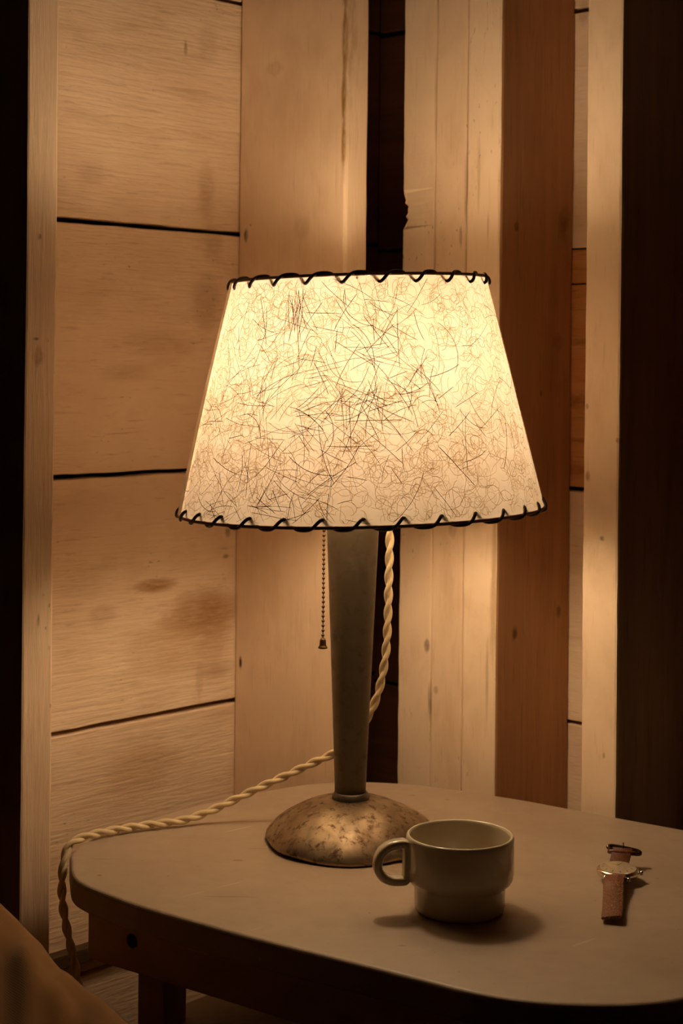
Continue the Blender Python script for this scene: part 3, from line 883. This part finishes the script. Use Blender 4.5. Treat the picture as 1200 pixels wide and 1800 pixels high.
for (a, L, hw) in ((.9, .0075, .0004), (2.4, .0105, .0003)):
    c = Vector((WX, WY, z + .0030)); d = Vector((math.cos(a), math.sin(a), 0)); e = Vector((-d.y, d.x, 0))
    bm.faces.new([bm.verts.new(p) for p in (c - e * hw, c + e * hw, c + d * L + e * hw * .5, c + d * L - e * hw * .5)])
obj('hands', bm, m_mark, dial)
w = NT('watch_crystal'); gb = w.n('ShaderNodeBsdfGlass', {'Color': (1, 1, 1, 1), 'Roughness': .02, 'IOR': 1.35}); w.link(gb.outputs[0], w.out.inputs['Surface'])
bm = bmesh.new()
add_lathe(bm, [(.0140, z + .0026), (.0138, z + .0034), (.0122, z + .0046), (.0090, z + .0056), (.0045, z + .0061), (0, z + .0062)], (WX, WY), 48); bmesh.ops.scale(bm, vec=(1.10, 1.10, 1), space=Matrix.Translation((-WX, -WY, 0)), verts=bm.verts[:])
obj('crystal', bm, w.m, watch, True)
bm = bmesh.new()
cb = Vector((WX, WY, z)) + ws_ax * .0176
add_tube(bm, [cb, cb + ws_ax * .0010, cb + ws_ax * .0012, cb + ws_ax * .0034, cb + ws_ax * .0036], [.0010, .0010, .0019, .0019, .0012], 14)
obj('crown', bm, m_steel, watch, True)
# buckle and keeper at the short end
bm = bmesh.new()
bc = Vector((WX, WY, TZ)) + wd_ax * (-.0400) + ws_ax * .002
q = [bc + ws_ax * (-.0106) + Vector((0, 0, HC + .0066)), bc + ws_ax * .0118 + Vector((0, 0, HC + .0036)), bc + ws_ax * .0122 - wd_ax * .0030 + Vector((0, 0, HC + .0058)), bc + ws_ax * (-.0100) - wd_ax * .0030 + Vector((0, 0, HC + .0086))]
add_tube(bm, catmull(q, 5, True), .0017, 8, closed=True)
add_tube(bm, [bc + Vector((0, 0, HC + .0070)), bc - wd_ax * .0030 + Vector((0, 0, HC + .0118))], .0007, 8)
obj('buckle', bm, m_bsteel, watch, True)
bm = bmesh.new()
kc = Vector((WX, WY, TZ)) + wd_ax * (-.0360) + ws_ax * .0012 + Vector((0, 0, HC + .0054))
kp = []
for (a, b) in ((-.0094, -.0024), (.0094, -.0024), (.0094, .0024), (-.0094, .0024)):
    kp.append(kc + ws_ax * a + wd_ax * b * .9 + Vector((0, 0, b * .4)))
add_tube(bm, catmull(kp, 4, True), .0018, 8, closed=True, ry=.0008)
obj('keeper', bm, m_strap_in, watch, True)

# ------------------------------------------------------------------ bed corner with its cover, along the left wall
BEDC = corner_pt(-1.45, -.32, 0)
bed = empty('bed', BEDC, 'bed along the left wall, under an ochre blanket', 'bed')
m_tick = plain('mattress_ticking', (.5, .45, .38), .8)
bm = bmesh.new(); add_box(bm, (-.68, -.22, .12), (.56, .08, .28), .04, 4); bm.transform(Matrix.Translation(BEDC) @ Matrix.Rotation(ROT, 4, 'Z')); obj('mattress', bm, m_tick, bed, True)
bm = bmesh.new(); add_box(bm, (-.68, -.22, .0), (.56, .08, .115), .006); bm.transform(Matrix.Translation(BEDC) @ Matrix.Rotation(ROT, 4, 'Z')); obj('bed_base', bm, m_leg, bed)
w = NT('ochre_blanket_cloth'); co = w.coords()
wa = w.n('ShaderNodeTexWave', {'Vector': co, 'Scale': 260.0, 'Distortion': .6}, bands_direction='X').outputs['Fac']
wb = w.n('ShaderNodeTexWave', {'Vector': co, 'Scale': 260.0, 'Distortion': .6}, bands_direction='Y').outputs['Fac']
bn = w.noise(co, 9, 4, .6)
w.bsdf(Base_Color=w.mix(bn, (.25, .125, .045), (.20, .098, .034)), Roughness=.9, Sheen_Weight=.2, Sheen_Roughness=.5, Specular_IOR_Level=.1, Normal=w.bump(w.math('ADD', wa, wb), .12, .0005))
m_blanket = w.m
bm = bmesh.new()
NU, NV = 170, 110
grid = []
X0, X1, Y0, Y1 = -2.22, -.755, -.66, -.15
for i in range(NU + 1):
    row = []
    for j in range(NV + 1):
        xx = X0 + (X1 - X0) * (i / NU) ** .75; yy = Y0 + (Y1 - Y0) * j / NV
        H = .604 + .31 * (yy + .28)
        H = min(.64, max(.44, H))
        back_ = max(0, -.835 - xx)
        H -= .13 * (1 - math.exp(-back_ / .20 * 1.0))
        dx = min(X1 - xx, xx - X0); dy = min(Y1 - yy, yy - Y0)
        def side(d, rr): return 0.0 if d <= 0 else (1.0 if d >= rr else math.sqrt(max(0, 1 - (1 - d / rr) ** 2)))
        rim = side(dx, .06) ** .8 * side(dy, .10) ** .8
        f = .016 * math.sin((xx * .95 - yy * .55) * 60 + 2.2 * noise.noise(Vector((xx * 5, yy * 5, 0)))) * (.5 + noise.noise(Vector((xx * 3, yy * 3, 8)))) + .006 * noise.noise(Vector((xx * 8, yy * 8, 3)))
        f *= min(1, back_ / .05 + .15)
        wp = corner_pt(xx, yy, 0)
        for (ax, ay, bx, by, am, wdt) in ((-.238, 1.33, -.190, 1.06, .008, .011), (-.285, 1.34, -.225, 1.05, .005, .018), (-.214, 1.30, -.155, 1.03, .007, .010)):
            dv = Vector((bx - ax, by - ay)); L = dv.length; dv /= L
            qx, qy = wp.x - ax, wp.y - ay
            dd = (qx * dv.y - qy * dv.x) / wdt
            al = (qx * dv.x + qy * dv.y) / L
            f += am * (dd * math.exp(.5 - dd * dd / 2)) * min(1, max(0, al * 9))
        zz = .012 + (H - .012 + f) * rim
        row.append(bm.verts.new((xx, yy, zz)))
    grid.append(row)
for i in range(NU):
    for j in range(NV): bm.faces.new((grid[i][j], grid[i + 1][j], grid[i + 1][j + 1], grid[i][j + 1]))
blanket = local_obj('blanket', bm, m_blanket, tuple(corner_pt(0, 0, 0)), ROT, True)
tag(blanket, 'ochre blanket humped over the bed at the lower left', 'blanket')

# ------------------------------------------------------------------ world, camera, view
wd = bpy.data.worlds.new('dark_room'); scene.world = wd; wd.use_nodes = True
bg = wd.node_tree.nodes['Background']; bg.inputs['Color'].default_value = (1.0, .62, .36, 1); bg.inputs['Strength'].default_value = .0006  # faint warm fill added all round, from no visible source

cam_d = bpy.data.cameras.new('camera'); cam = bpy.data.objects.new('camera', cam_d); COL.objects.link(cam)
cam_d.sensor_fit = 'VERTICAL'; cam_d.sensor_height = 36.0; cam_d.sensor_width = 24.0
cam_d.lens = 58.0
cam_d.shift_y = -(900 - 628) / 1800.0
r = Vector((1, 0, .01)).normalized(); up = Vector((-.01, 0, 1)).normalized(); back = r.cross(up)
cam.matrix_world = Matrix(((r.x, up.x, back.x, 0), (r.y, up.y, back.y, 0), (r.z, up.z, back.z, 1.04), (0, 0, 0, 1)))
cam_d.clip_start = .02
cam_d.dof.use_dof = True; cam_d.dof.focus_distance = 1.42; cam_d.dof.aperture_fstop = 11.0
scene.camera = cam

vs = scene.view_settings
vs.view_transform = 'Standard'; vs.look = 'None'; vs.exposure = 0.0; vs.gamma = 1.0; vs.use_curve_mapping = False
scene.cycles.use_denoising = True
scene.cycles.max_bounces = 10
scene.cycles.diffuse_bounces = 6
scene.cycles.sample_clamp_indirect = 8.0
